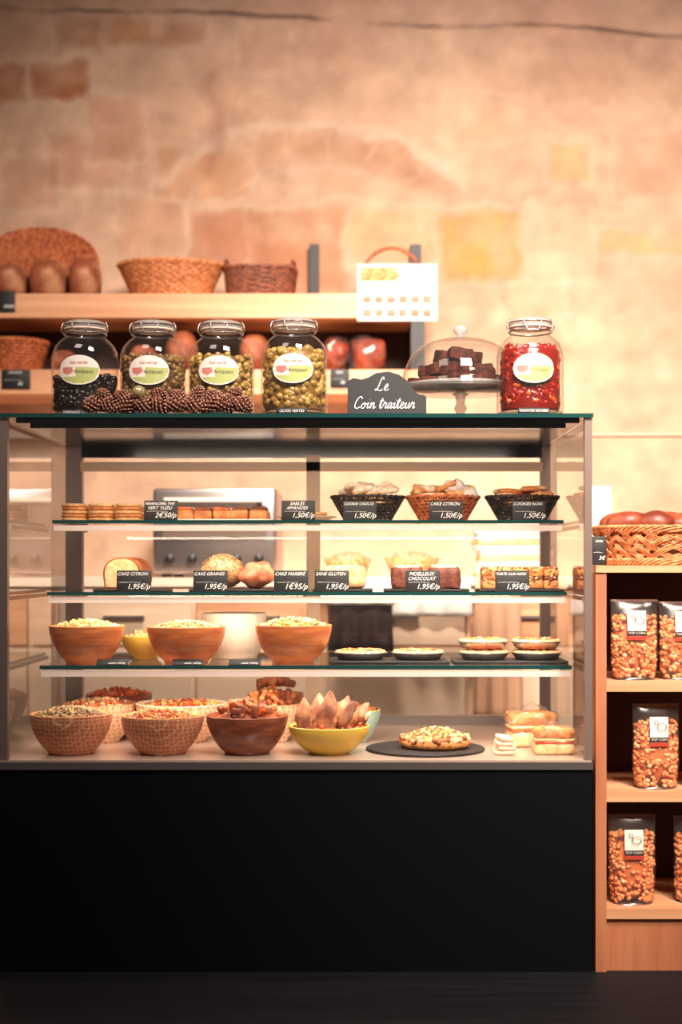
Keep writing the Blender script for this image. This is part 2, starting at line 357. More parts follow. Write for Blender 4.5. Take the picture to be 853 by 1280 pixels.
# ------------------------------------------------------------------ price tags
def tag(px,pw,ph,y,z,lines,name='price_tag',tilt=-8,m=None,fs=1):
    w=S(pw,y); h=S(ph,y); b=B(name,(X(px,y),y,z)); 
    b.M=Matrix.Rotation(math.radians(tilt),4,'X')
    b.rbox((0,0,h/2),(w,.003,h),m or chalk,.0012)
    b.M=None; b.box(-w*.3,w*.3,0.001,.016,0,.002,chalk); b.M=Matrix.Rotation(math.radians(tilt),4,'X')
    n=len(lines)
    for i,l in enumerate(lines):
        last=i==n-1
        sz=h*(.38 if last else .23)*fs; zz=h*(.24 if last else (.83-.22*i))
        b.text(l,sz,((w*.14 if last else -w*.04),-.0022,zz),chalkw,.3,maxw=w*(.64 if last else .88))
    if n>1: b.tube([(-w*.42,-.002,h*.44),(-w*.1,-.002,h*.45),(w*.2,-.002,h*.43)],.0004,chalkw,4)
    b.done()
y1=SH[0][1]+.014;y2=SH[1][1]+.014;y3=SH[2][1]+.014
for px,l in((201,['FINANCIERS THE','VERT YUZU','2€50/p']),(373,['SABLÉS','AMANDES','1,50€/p']),(450,['COOKIE CHOCO','1,50€/p']),(558,['CAKE CITRON','1,50€/p']),(662,['COOKIES NOIX','1,50€/p'])):
    tag(px,42,25,y1 if px<400 else y1+.02,SH[0][0],l)
for px,l in((167,['CAKE CITRON','1,95€/p']),(263,['CAKE GRAINES','1,95€/p']),(364,['CAKE MARBRÉ','1€95/p']),(415,['SANS GLUTEN','1,95€/p']),(529,['MOELLEUX','CHOCOLAT','1,95€/p']),(641,['TARTE AUX NOIX','1,95€/p'])):
    tag(px,43,27,y2,SH[1][0],l)
for px in(140,235,306): tag(px,40,10,y3+.005,SH[2][0],['salade 12€/kg'],tilt=-50)

# ------------------------------------------------------------------ food helpers
def heap(b,r,z0,h,n,size,mats,c=(0,0),elong=1.3,amp=0):
    b.lathe([(0,z0+h*.85),(r*.4,z0+h*.7),(r*.75,z0+h*.3),(r*.97,z0-.004),(r*.6,z0-.02),(0,z0-.02)],mats[0],24,(c[0],c[1],0))
    for i in range(n):
        a=rr(0,6.283); q=math.sqrt(random.random())*r*.93; zz=z0+h*(1-(q/r)**2)*.9+rr(-.2,.5)*size
        s=size*rr(.7,1.2); b.blob((c[0]+q*math.cos(a),c[1]+q*math.sin(a),zz),(s*elong,s,s*.7),random.choice(mats),1,amp,60,R=rndR())
def bowl(name,px0,px1,y,z,h,mo,mi,food=None,foot=.55,flare=.8,ribs=0):
    cx=X((px0+px1)/2,y); r=S((px1-px0)/2,y); b=B(name,(cx,y,z))
    prof=[(0,.0),(r*foot,0),(r*foot,.004)]
    for i in range(1,9):
        t=i/8; prof.append((r*(foot+(1-foot)*math.sin(t*math.pi/2)**flare),.004+(h-.004)*t))
    fn=(lambda a,rad,zz: rad*(1+.012*math.sin(a*ribs))) if ribs else None
    b.lathe(prof,mo,96 if ribs else 56,fn=fn)
    b.lathe([(r,h),(r*.985,h+.002),(r*.955,h-.001),(r*.9,h*.72),(r*foot*.9,h*.3),(0,h*.28)],mi,56)
    if food: food(b,r*.93,h)
    b.done()
def F(n,size,mats,hh=.022,drop=.008,amp=0,el=1.3): return lambda b,r,h: heap(b,r,h-drop,hh,n,size,mats,elong=el,amp=amp)
z3=SH[2][0]
bowl('salad_bowl',62,155,.26,z3,.094,bowlwood,bowlin,F(260,.0055,[pale,pale2,cookiel,cookiel]))
bowl('salad_bowl',184,282,.265,z3,.092,bowlwood,bowlin,F(300,.005,[grain,cookiel,pale,pale2]))
bowl('salad_bowl',319,415,.265,z3,.096,bowlwood,bowlin,F(280,.0055,[pale2,pale,cookiel,orangef],.026))
bowl('white_ribbed_bowl',253,333,.45,z3,.12,whitec,whitec,None,.7,.7,32)
bowl('yellow_bowl',152,212,.42,z3,.06,yellowc,yellowc,F(60,.006,[pale,cookiel]),.5)
bowl('patterned_bowl',38,140,.13,DZ,.098,patt2,bowlin,F(380,.0045,[grain,cookiel,green,grain,grain],.026))
bowl('patterned_bowl',152,255,.13,DZ,.094,patt2,bowlin,F(340,.005,[orangef,cookiel,pale2,cookie,grain,redbit],.024))
def chunks(b,r,h):
    heap(b,r,h-.01,.03,30,.01,[crust,crust])
    for i in range(30):
        a=rr(0,6.28); q=rr(0,.78)*r; b.rbox((q*math.cos(a),q*math.sin(a),h+.010+.022*(1-q/r)),(rr(.02,.038),rr(.014,.02),rr(.012,.018)),random.choice([crust,crust,cookie,orangef]),.004,rndR(),.002)
bowl('dark_wood_bowl',258,360,.13,DZ,.094,bowldark,bowldark,chunks)
def toasts(b,r,h):
    heap(b,r,h-.012,.012,40,.009,[crust,cookie,redbit])
    for (x,y,t,w,H,sp) in((-.056,-.018,-8,.028,.05,0),(.0,.0,4,.031,.062,0),(.048,-.02,24,.024,.044,0),(.078,.03,36,.022,.036,1),(-.022,.05,-6,.03,.05,0),(.035,.045,14,.026,.05,0)):
        b.blob((x,y,h+.024),(w,.022,H),crustd,4,.009,24,R=Rm(-10,t,0),fn=lambda p,H=H:Vector((p.x*(1-.55*max(0,p.z/H)),p.y*(1-.4*max(0,p.z/H)),p.z)))
        b.blob((x+w*.5,y-.010,h+.018),(w*.34,.012,H*.66),crumb if sp else tanb,3,.005,50,R=Rm(-10,t+8,0),fn=lambda p,H=H:Vector((p.x*(1-.55*max(0,p.z/H)),p.y,p.z)))
bowl('yellow_bowl',361,462,.13,DZ,.068,yellowc,yellowc,toasts,.5)
bowl('patterned_bowl',78,170,.37,DZ,.1,patt,bowlin,F(160,.006,[orangef,cookiel,grain],.02))
bowl('patterned_bowl',170,284,.38,DZ,.1,patt,whitec,F(220,.006,[orangef,cookiel,redbit,pale2],.012))
bowl('patterned_bowl',302,376,.37,DZ,.1,patt,bowlin,chunks)
bowl('teal_bowl',398,476,.36,DZ,.085,tealc,yellowc,F(60,.008,[crust,cookie],.02))
bowl('dark_wood_bowl',108,190,.6,DZ,.105,bowldark,bowldark,F(110,.008,[orangef,redbit,orangef],.02))
def rolls(b,r,h):
    heap(b,r,h-.01,.02,20,.01,[crust])
    for i in range(12):
        a=rr(0,6.28); q=rr(0,.6)*r; b.rbox((q*math.cos(a),q*math.sin(a),h+.02+.02*(1-q/r)),(.034,.022,.022),crust,.006,Rm(rr(-30,30),rr(-30,30),rr(0,180)),.002)
bowl('dark_wood_bowl',310,380,.6,DZ,.105,bowldark,bowldark,rolls)

yy=.195; b=B('slate_serving_board',(X(532,yy),yy,DZ)); b.disc((0,0,0),.15,slate,56,h=.007); b.done()
b=B('rustic_pizza_tart',(X(544,yy),yy,DZ+.008))
b.lathe([(0,0),(.08,0),(.089,.008),(.088,.02),(.078,.026),(.06,.02),(0,.024)],cookie,64,fn=lambda a,r,z:r*(1+.02*math.sin(a*9)+.015*math.sin(a*17)))
heap(b,.08,.018,.028,230,.006,[tartf,pale,crust,redbit,cookiel,cookie],amp=.002)
for i in range(46):
    a=2*math.pi*i/46; b.blob((.083*math.cos(a),.083*math.sin(a),.022+rr(-.003,.004)),(.010,.008,.007),random.choice([cookie,cookiel,crust]),1,.002,60,R=rndR())
b.done()
def sandwich(px,y,w,h,d,z,rz):
    b=B('wrapped_sandwich',(X(px,y),y,z),math.radians(rz))
    b.rbox((0,0,h*.22),(w,d,h*.42),crumb,.008,None,.002); b.rbox((0,0,h*.48),(w*.97,d*.97,h*.14),orangef,.003,None,.002)
    b.rbox((0,0,h*.56),(w*.98,d*.98,h*.08),pale,.003,None,.002); b.rbox((0,0,h*.78),(w,d,h*.40),cookie,.01,None,.003)
    b.blob((0,0,h*.52),(w*.66,d*.68,h*.62),G_plastic,4,.022,38,fn=lambda p:Vector((max(-w*.58,min(w*.58,p.x)),max(-d*.58,min(d*.58,p.y)),max(-h*.5,p.z))))
    b.done()
sandwich(692,.13,.10,.066,.08,DZ,0); sandwich(664,.28,.12,.09,.085,DZ,8)
b=B('cloth_napkin',(X(630,.12),.12,DZ))
for i in range(4): b.rbox((rr(-.003,.003),0,.006+i*.011),(.05-.004*i,.07,.011),cream,.005,Rm(0,rr(-5,5),rr(-6,6)),.003)
b.done()

def tart(b,c,r,m=tartf):
    fl=lambda a,rad,z:rad*(1+.012*math.sin(a*30))
    b.lathe([(0,0),(r*.82,0),(r,.016),(r*1.04,.018),(r*1.0,.019),(r*.95,.014)],foil,90,c,fn=fl)
    b.lathe([(r*.96,.014),(r*.97,.022),(r*.9,.024),(r*.84,.018),(r*.5,.021),(0,.022)],cookiel,60,c,fn=lambda a,rad,z:rad*(1+.012*math.sin(a*22)))
    b.lathe([(r*.84,.0185),(r*.5,.024),(0,.025)],m,30,c)
    for i in range(40):
        a=rr(0,6.28);q=math.sqrt(random.random())*r*.74;b.blob((c[0]+q*math.cos(a),c[1]+q*math.sin(a),c[2]+.024),(.008,.006,.004),random.choice([m,pale,crust,cookie]),1,.001,60,R=Rm(0,0,rr(0,180)))
def slab(px0,px1,y,d,z): 
    b=B('slate_serving_board',(X((px0+px1)/2,y),y,z)); w=S(px1-px0,y); b.rbox((0,0,.003),(w,d,.006),slate,.002); b.done()
slab(412,560,.30,.16,z3)
for px in(451,523):
    b=B('savoury_tart',(X(px,.3),.3,z3+.0065)); tart(b,(0,0,0),.067); b.done()
slab(566,706,.30,.15,z3)
for px in(605,671):
    b=B('stacked_savoury_tarts',(X(px,.3),.3,z3+.0065)); tart(b,(0,0,0),.064,orangef); tart(b,(rr(-.003,.003),0,.029),.064,[cookie,orangef][px>640]); b.done()

# ------------------------------------------------------------------ shelf 2
z2=SH[1][0]; Y=.40
slab(122,212,Y,.14,z2)
def loafslice(name,px,y,z,w,h,d,mo,mi,n=3,gap=1.0):
    b=B(name,(X(px,y),y,z),math.radians(-12))
    for k in range(n):
        yo=(k-(n-1)/2)*d*gap; pts=[]
        for i in range(25):
            a=math.pi*i/24; pts.append((w/2*math.cos(a)*(1+.12*math.sin(a)),h*.35+h*.65*math.sin(a)**.8))
        pts=[(w*.46,0.0)]+pts+[(-w*.46,0.0)]
        b.prism(pts,yo-d/2,yo+d/2,mo)
        ins=[(p[0]*.9,h*.05+p[1]*.9) for p in pts]; b.prism(ins,yo-d/2-.0012,yo-d/2,mi)
    b.done()
loafslice('lemon_loaf_cake',160,Y,z2+.0065,.104,.083,.03,crust,crumb,3)
slab(240,350,Y,.15,z2)
b=B('seeded_bread_roll',(X(278,Y),Y,z2+.0065)); b.blob((0,0,.045),(.056,.05,.046),seeded,4,.006,25)
for i in range(220):
    a=rr(0,6.28); e=rr(.1,1.5); b.blob((.056*math.cos(e)*math.cos(a),.05*math.cos(e)*math.sin(a),.045+.046*math.sin(e)),(.003,.002,.0015),random.choice([crumb,crust,pale]),1,R=rndR())
b.done()
b=B('rosy_bread_roll',(X(321,Y-.02),Y-.02,z2+.0065)); b.blob((0,0,.036),(.047,.045,.036),pinkb,4,.012,30,R=Rm(0,-8,0)); b.done()
slab(392,466,Y,.14,z2)
b=B('marble_cake',(X(430,Y),Y,z2+.0065))
for k in range(3): b.rbox((rr(-.004,.004)-.0,(k-1)*.035,.03),(.115,.03,.06),cookiel,.012,Rm(-6,0,0),.002)
b.lathe([(0,.058),(.04,.062),(.05,.058)],sugar,20,sy=.8); b.done()
slab(480,585,Y,.14,z2)
for px in(509,555):
    b=B('chocolate_loaf_cake',(X(px,Y),Y,z2+.0065))
    b.rbox((0,0,.028),(.084,.1,.056),chocl,.008,None,.005,fr=60); b.rbox((0,0,.058),(.07,.086,.008),sugar,.003,None,.003,fr=60)
    b.done()
slab(596,702,Y,.15,z2)
b=B('crumble_cake_slices',(X(649,Y),Y,z2+.0065))
for k in range(5):
    x=(k-2)*.0405
    b.rbox((x,0,.011),(.039,.09,.022),cookie,.003,None,.001); b.rbox((x,0,.027),(.038,.089,.012),crust,.003,None,.001); b.rbox((x,0,.042),(.039,.09,.02),tartf,.004,None,.003)
    for i in range(40): b.blob((x+rr(-.018,.018),rr(-.043,.043),.052+rr(-.001,.003)),(.005,.005,.004),random.choice([tartf,crust,cookie,cookiel]),1,R=rndR())
    for i in range(14): b.blob((x+rr(-.018,.018),-.045,rr(.01,.05)),(.004,.003,.004),random.choice([tartf,crust,cookie,cookiel]),1,R=rndR())
b.done()

# ------------------------------------------------------------------ shelf 1
z1=SH[0][0]; Y=.45
b=B('stacked_waffle_biscuits',(X(131,Y),Y,z1))
for sx in(-.072,0,.072):
    for sy in(-.045,.045):
        for k in range(5):
            b.lathe([(0,0),(.031,0),(.0345,.003),(.0345,.006),(.031,.0088),(0,.0088)],[cookiel,cookie][k%2],48,(sx+rr(-.002,.002),sy,k*.0095),fn=lambda a,r,z:r*(1+.02*math.sin(a*24)))
b.done()
b=B('apricot_tart_bars',(X(279,Y),Y,z1))
b.rbox((0,0,.003),(.26,.13,.006),whitec,.002)
for k in range(5):
    x=(k-2)*.05
    b.rbox((x,0,.018),(.048,.11,.024),cookie,.006,Rm(0,rr(-3,3),rr(-4,4)),.003); b.rbox((x,0,.033),(.042,.1,.010),[orangef,crust,orangef,crust,chocl][k],.004,None,.003)
b.done()
b=B('plate_of_biscuits',(X(383,Y-.02),Y-.02,z1))
b.lathe([(0,0),(.05,0),(.082,.012),(.084,.013),(.08,.014),(.05,.005),(0,.005)],whitec,48)
for i in range(9): b.lathe([(0,0),(.022,0),(.025,.004),(.022,.008),(0,.009)],cookiel,20,(rr(-.045,.045),rr(-.045,.045),.008+.005*(i%3)))
b.done()
def basket(b,rx0,ry0,rx1,ry1,h,m,rows=9,n=28,amp=.0025,r=.0028,e=1,rim=.005,c=(0,0,0),bottom=True,flat=1):
    def P(th,t,o=0):
        cs,sn=math.cos(th),math.sin(th); rx=rx0+(rx1-rx0)*t+o; ry=ry0+(ry1-ry0)*t+o
        return Vector((c[0]+rx*math.copysign(abs(cs)**e,cs),c[1]+ry*math.copysign(abs(sn)**e,sn),c[2]+r+(h-r)*t))
    sg=n*4
    for k in range(rows):
        t=k/(rows-1); b.tube([P(2*math.pi*i/sg,t,amp*math.sin(n*math.pi*i*2/sg+k*math.pi)) for i in range(sg)],r,m,5,True)
    for j in range(n*2):
        th=math.pi*j/n; b.tube([P(th,t/4) for t in range(5)],r*.7,m,4,up=(math.cos(th),math.sin(th),0))
    for ph in(0,math.pi):
        pts=[]
        for i in range(sg):
            th=2*math.pi*i/sg; w=n*th*.8+ph; p=P(th,1,math.cos(w)*rim*.5); p.z+=math.sin(w)*rim*.5; pts.append(p)
        b.tube(pts,rim*.65,m,5,True)
    if bottom: b.add([P(2*math.pi*i/40,0) for i in range(40)],[list(range(40))],m,False)
def zig(b,rx0,ry0,rx1,ry1,h,m,n=22,r=.0022):
    for d in(1,-1):
        for j in range(n):
            pts=[]
            for k in range(6):
                t=k/5; th=2*math.pi*(j+d*t*1.6)/n; pts.append((( rx0+(rx1-rx0)*t)*math.cos(th),(ry0+(ry1-ry0)*t)*math.sin(th),r+(h-r)*t))
            b.tube(pts,r,m,4)
for px,m,nm in((460,wickb,'icing_sugar_biscuits'),(554,wicko,'bread_and_biscuits'),(653,wickb,'cookies')):
    hb=.066
    b=B('basket_of_'+nm,(X(px,Y),Y,z1)); k=.1005
    zig(b,k*.62,.052,k*.99,.085,hb,m,26); basket(b,k*.60,.050,k*.97,.086,hb,m,8,20,.002,.0026,1,.005)
    if px==460:
        heap(b,k*.85,hb-.012,.02,10,.01,[cookiel])
        for i in range(14): b.blob((rr(-.06,.06),rr(-.045,.045),hb+.012+rr(0,.018)),(.03,.022,.010),sugar,2,.006,40,R=Rm(rr(-25,25),rr(-25,25),rr(0,180)))
    elif px==554:
        heap(b,k*.85,hb-.012,.02,10,.01,[cookiel])
        for i in range(11): b.rbox((rr(-.055,.055),rr(-.04,.04),hb+.012+rr(0,.02)),(.06,.04,.014),random.choice([cookiel,cookie,sugar]),.005,Rm(rr(-15,15),rr(-25,10),rr(-30,30)),.003)
        b.blob((.045,-.03,hb+.018),(.045,.03,.02),paper,4,.02,35,R=Rm(0,25,0))
    else:
        heap(b,k*.85,hb-.012,.02,10,.01,[cookie])
        for i in range(20): b.lathe([(0,0),(.024,0),(.028,.005),(.022,.011),(0,.013)],random.choice([cookie,orangef,cookie,cookiel]),22,(rr(-.06,.06),rr(-.045,.045),hb+rr(-.002,.020)))
    b.done()

# ------------------------------------------------------------------ jars on top
def jar(px,y,fill,mball,mcore,size,n,txt,strips=False):
    cx=X(px,y); b=B('antipasti_jar',(cx,y,TOPZ)); R=.082
    prof=[(0,.006),(.07,.004),(.078,.002),(.081,.010),(R,.02),(R,.145),(.080,.163),(.073,.180),(.060,.194),(.050,.202),(.047,.208),(.050,.213),(.050,.218)]
    b.lathe(prof,G_jar,64)
    b.lathe([(0,.005),(.079,.005),(.080,.012),(.0745,.013),(0,.013)],G_jar,48)
    b.lathe([(.044,.2185),(.052,.2185),(.053,.221),(.052,.2235),(.044,.2235)],rubber,48)
    b.lathe([(.052,.224),(.053,.228),(.051,.236),(.044,.2415),(.025,.244),(0,.2445)],G_plate,48); b.lathe([(0,.2255),(.05,.2255)],G_jar,48)
    wire=steel
    b.tube([(.0525*math.cos(t*math.pi/24),.0525*math.sin(t*math.pi/24),.210) for t in range(48)],.0018,wire,5,True)
    b.tube([(.054*math.cos(t*math.pi/24),.054*math.sin(t*math.pi/24),.232) for t in range(48)],.0013,wire,5,True)
    for s in(-1,1):
        b.tube([(s*.053,-.005,.21),(s*.058,-.012,.22),(s*.056,-.006,.234),(s*.05,0,.242)],.0018,wire,5,up=(0,1,0))
    b.tube([(-.022,-.0525,.232),(-.020,-.062,.222),(-.012,-.064,.206),(.012,-.064,.206),(.020,-.062,.222),(.022,-.0525,.232)],.0018,wire,5,up=(0,1,0))
    b.lathe([(0,.014),(R-.012,.014),(R-.010,.02),(R-.010,fill-.004),(R-.014,fill),(0,fill)],mcore,40)
    rad=lambda z:(R-.003) if z<.15 else (R-.003)-(z-.15)*.5
    for i in range(n):
        z=rr(.016+size,fill+size*.4); a=rr(0,6.283); q=rad(z)-size*rr(1.0,1.3)
        if strips: b.blob((q*math.cos(a),q*math.sin(a),z),(size*rr(.8,1.6),size*.5,size*rr(.6,1.0)),random.choice([mball,mball,mcore,orangef if random.random()<.3 else mball]),2,.004,110,R=Rm(rr(-30,30),rr(-80,80),math.degrees(a)+90))
        else: b.blob((q*math.cos(a),q*math.sin(a),z),(size,size,size*rr(1.0,1.35)),mball,2,R=rndR())
    for i in range(n//6):
        a=rr(0,6.283); q=rr(0,.055); b.blob((q*math.cos(a),q*math.sin(a),fill),(size,size,size*1.2),mball,2,R=rndR())
    lc=.112; hw=.053; hh=.036; a0=-math.pi/2+0.0; RR=R+.0012
    def wrap(u,v,o=0): 
        a=a0+u/RR; return Vector(((RR+o)*math.cos(a),(RR+o)*math.sin(a),lc+v))
    nu,nv=28,22
    for grp in(lab_w,lab_g,lab_p):
        vs=[];fs=[]
        for i in range(nu):
            for j in range(nv):
                u0=-1+2*i/nu;u1=u0+2/nu;v0=-1+2*j/nv;v1=v0+2/nv
                def inn(a,b_): 
                    h_=math.sqrt(max(0,1-a*a)); return (a*hw,max(-h_,min(h_,b_))*hh)
                um,vm=(u0+u1)/2,(v0+v1)/2
                if abs(vm)>math.sqrt(1-um*um)+.06: continue
                g=lab_g
                if vm>.22 or um*um+vm*vm>.84: g=lab_w
                elif (um+.52)**2*1.2+(vm+.02)**2<.09: g=lab_p
                elif um<-.15 and vm>-.45: g=lab_w
                if g is not grp: continue
                k=len(vs); vs+= [wrap(*inn(u0,v0)),wrap(*inn(u1,v0)),wrap(*inn(u1,v1)),wrap(*inn(u0,v1))]; fs.append((k,k+1,k+2,k+3))
        if vs: b.add(vs,fs,grp,True)
    b.text('bio verde',.013,(0,0,.018),labr,0,fn=lambda u,v:wrap(u,v,.0006),maxw=.042)
    b.text('Antipasti',.017,(.012,0,-.004),lab_t,.1,fn=lambda u,v:wrap(u,v,.0006),maxw=.048)
    b.rbox((-.002,-.088,.008),(.075,.003,.014),chalk,.001); b.text(txt,.009,(-.002,-.09,.008),chalkw,.1,maxw=.07)
    b.done()
jy=.105
jar(106.5,.135,.10,olk,olkcore,.008,260,'TAPENADE NOIRE'); jar(191.5,.14,.150,oll,ollcore,.0080,460,'OLIVES NOIRES'); jar(277,.14,.150,olg,ollcore,.0078,460,'OLIVES VERTES')
jar(368,jy,.158,olg,olgcore,.0105,300,'OLIVES VERTES'); jar(663,.10,.165,redf,redl,.0105,520,'TOMATES SECHEES',True)
b=B('pinecone_garland',(X(215,.02),.014,TOPZ))
def pcone(c,L,Rr,ax,az):
    R=Rm(0,0,az)@Rm(0,ax,0); n=64; c=Vector(c)
    b.blob(c,(Rr*.6,Rr*.6,L*.45),cone,2,R=R)
    for i in range(n):
        t=(i+.5)/n; a=i*2.39996; q=Rr*(math.sin(math.pi*(t*.82+.12)))**.8; z=(t-.5)*L
        p=Vector((q*.8*math.cos(a),q*.8*math.sin(a),z)); Q=R@Matrix.Rotation(a,3,'Z')@Matrix.Rotation(math.radians(-35),3,'Y')
        b.blob(c+R@p,(Rr*.38,Rr*.26,Rr*.10),cone,1,R=Q); 
        b.blob(c+R@(p*1.0+Vector((q*.27*math.cos(a),q*.27*math.sin(a),.22*Rr))),(Rr*.10,Rr*.15,Rr*.07),conet,1,R=Q)
xs=[-.19,-.15,-.108,-.07,-.03,.01,.05,.09,.13,.17]
for i,x in enumerate(xs):
    pcone((x,.0+rr(-.003,.003),.022+rr(0,.003)),rr(.045,.056),.020,[75,110,40,95,130,85,100,50,80,100][i],rr(-20,20))
for i,x in enumerate([-.165,-.12,-.03,.015,.06,.10,.15]): pcone((x,.003,.047+rr(-.004,.002)),rr(.034,.042),.015,rr(40,140),rr(-30,30))
b.blob((-.078,-.008,.052),(.016,.016,.016),mat('glass_bauble',(196,180,130),.15,.5),3)
b.done()
b=B('chalkboard_sign',(X(484,.06),.06,TOPZ))
pts=[(-.096,0),(.096,0),(.096,.046),(.090,.052),(.080,.052),(.068,.060),(.052,.085),(.030,.102),(.004,.110),(-.026,.106),(-.046,.095),(-.062,.090),(-.082,.094),(-.096,.086)]
b.M=Matrix.Rotation(math.radians(-5),4,'X'); b.prism(pts,-.003,.003,chalk)
b.script('Le',.0200,-.012,-.0038,.062,chalkw,.0012); b.script('Coin traiteur',.0195,-.008,-.0038,.018,chalkw,.0012); b.M=None
b.box(-.05,.05,.0,.03,0,.003,chalk); b.done()
# cake stand
cy=.31; b=B('cake_stand_with_glass_dome',(X(576,cy),cy,TOPZ))
b.lathe([(0,.0),(.05,0),(.052,.004),(.034,.010),(.016,.018),(.011,.034),(.017,.046),(.011,.060),(.014,.078),(.03,.087),(.07,.090),(.135,.092),(.152,.101),(.154,.098),(.14,.088),(.07,.083),(0,.083)],G_plate,64)
dome=[(.155,.100),(.157,.102),(.153,.106)]+[(.153*math.cos(t)**.72,.106+.122*math.sin(t)) for t in [math.radians(q) for q in range(6,90,6)]]+[(0.006,.229)]
b.lathe(dome,G_dome,72); b.lathe([(.156,.0985),(.1585,.102),(.156,.106),(.1525,.102),(.156,.0985)],G_plate,64)
b.lathe([(0,.228),(.008,.230),(.007,.235),(.014,.240),(.020,.249),(.017,.258),(.008,.263),(0,.264)],G_plate,32)
for i in range(31):
    a=i*2.4
    if i<20: q=.114*math.sqrt((i+.5)/20); z_=.109
    else: q=.085*math.sqrt((i-19.5)/11); z_=.142
    b.rbox((q*math.cos(a),q*math.sin(a)*.85,z_),(.054,.046,.032),choc,.003,Rm(rr(-6,6),rr(-6,6),rr(0,90)),.003,fr=60)
for x,yv,r_ in((-.035,0,20),(.022,.01,-35),(-.006,-.04,10)): b.rbox((x,yv,.178),(.058,.050,.034),choc,.003,Rm(rr(-10,10),rr(-10,10),r_),.003,fr=60)
b.done()

# ------------------------------------------------------------------ right shelf unit
b=B('wooden_shelf_unit')
x0=X(745,0);x1=1.36
b.box(x0,x0+.026,0,.36,0,.955,woodI); b.box(x1-.026,x1,0,.36,0,.955,woodI)
b.box(x0,x1,-.004,.362,.955,.972,woodS)
for zt in(.694,.430,.150): b.box(x0+.026,x1-.026,.002,.34,zt-.024,zt,woodS)
b.box(x0+.026,x1-.026,.012,.03,0,.126,woodI); b.box(x0+.026,x1-.026,.34,.352,0,.955,darkwood)
b.done()
seal=mat('bag_seal',(150,106,90),.4)
def popbag(px,y,z,h=.195,w=.058):
    b=B('popcorn_bag',(X(px,y),y,z),math.radians(rr(-6,6)))
    def hw(t): return w*(.86+.14*math.sin(min(1,t*3)*math.pi/2))*(1 if t<.9 else 1+.02)
    def hd(t): return .034*(1-max(0,t-.25)**1.6*1.35) if t<.98 else .0015
    vs=[];fs=[];n=32;K=18
    for k in range(K+1):
        t=k/K
        for i in range(n):
            a=2*math.pi*i/n; c,s_=math.cos(a),math.sin(a); d=max(.0015,hd(t)); x=hw(t)*math.copysign(abs(c)**.7,c); y_=d*math.copysign(abs(s_)**.9,s_)
            y_+=.003*noise.noise(Vector((x*60,px,t*14)))*(1 if d>.004 else 0); vs.append((x,y_,t*h))
    for k in range(K):
        for i in range(n): j=(i+1)%n; fs.append((k*n+i,k*n+j,(k+1)*n+j,(k+1)*n+i))
    fs.append(list(range(n))); b.add(vs,fs,G_plastic,True)
    b.box(-w,w,-.0008,.0008,h*.975,h*1.0,seal)
    for i in range(520):
        t=rr(.03,.80); a=rr(0,6.283); q=rr(.80,.90); d=hd(t)-.002
        x=hw(t)*q*math.copysign(abs(math.cos(a))**.7,math.cos(a)); y_=d*q*math.sin(a); s_=rr(.8,1.15)
        b.blob((x,y_,t*h),(.0068*s_,.0060*s_,.0056*s_),popc if random.random()<.8 else popd,1,.003,150,R=rndR())
    b.blob((0,0,h*.42),(w*.82,.026,h*.38),popd,3)
    yl=-hd(.6)-.003; zl=h*.64
    b.rbox((0,yl,zl+.008),(.046,.0012,.072),lab_w,.0005,Rm(-4,0,0))
    b.box(-.023,.023,yl-.0045,yl-.003,zl-.016,zl-.005,chalk); b.text('POP CORN',.009,(0,yl-.005,zl-.0105),lab_w,0,maxw=.040)
    b.box(-.023,.023,yl-.0045,yl-.003,zl-.027,zl-.018,labr)
    b.tube([(.006+.010*math.cos(t)*1.1,yl-.0045,zl+.020+.009*math.sin(t)) for t in [k*math.pi/9 for k in range(18)]],.0008,lab_t,4,True,up=(0,1,0))
    b.tube([(-.008+.005*math.cos(t),yl-.0045,zl+.031+.005*math.sin(t)) for t in [k*math.pi/6 for k in range(12)]],.0008,lab_t,4,True,up=(0,1,0))
    b.done()
for px,y,z,h in((793,.07,.694,.195),(853,.08,.694,.19),(915,.07,.694,.195),(820,.07,.430,.205),(884,.08,.43,.2),(790,.07,.150,.215),(872,.08,.15,.21),(934,.08,.15,.21)): popbag(px,y,z,h,.058)
b=B('bread_basket',(X(829,.20),.20,.9725))
def bigP(th,t,o=0):
    rx=.150+.022*t+o; ry=.115+.02*t+o; c,s_=math.cos(th),math.sin(th); return Vector((rx*math.copysign(abs(c)**.7,c),ry*math.copysign(abs(s_)**.7,s_),.005+.088*t))
for d in(1,-1):
    for j in range(30):
        for dd in(-.2,0,.2):
            b.tube([bigP(2*math.pi*(j+dd+d*k/8*3.2)/30,k/8,.004*math.sin(k*math.pi/2+j*math.pi+(0 if d>0 else math.pi))) for k in range(9)],.0021,wickl,4)
for t in(0,.08,.92,1.0):
    for ph in(0,2.1,4.2):
        b.tube([bigP(2*math.pi*i/160,t,.004*math.cos(i*.9+ph))+Vector((0,0,.004*math.sin(i*.9+ph))) for i in range(160)],.003,wickl,5,True)
b.add([bigP(2*math.pi*i/40,.02) for i in range(40)],[list(range(40))],wickl,False)
b.lathe([(0,.05),(.12,.045),(.13,.01)],wickd,30,sy=.8)
dk=mat('dark_bread_roll',(150,70,40),.45,col2=(100,40,24),scale=14,bump=.3)
for x,yv in((-.10,-.04),(-.03,-.055),(.04,-.05),(.11,-.03),(.12,.04),(-.05,.04),(.03,.05),(-.11,.05)): b.blob((x,yv,.100+rr(0,.006)),(.05,.04,.032),dk,3,.006,18,R=Rm(0,rr(-10,10),rr(-40,40)))
b.done()
b=B('paper_notice',(X(752,.36),.345,.973)); b.M=Matrix.Rotation(math.radians(-6),4,'X'); b.rbox((0,0,.105),(.055,.002,.21),paper,.0008); b.done()
tag(750,18,36,.035,.9725,['PAIN','3€'],tilt=-4,fs=.5)

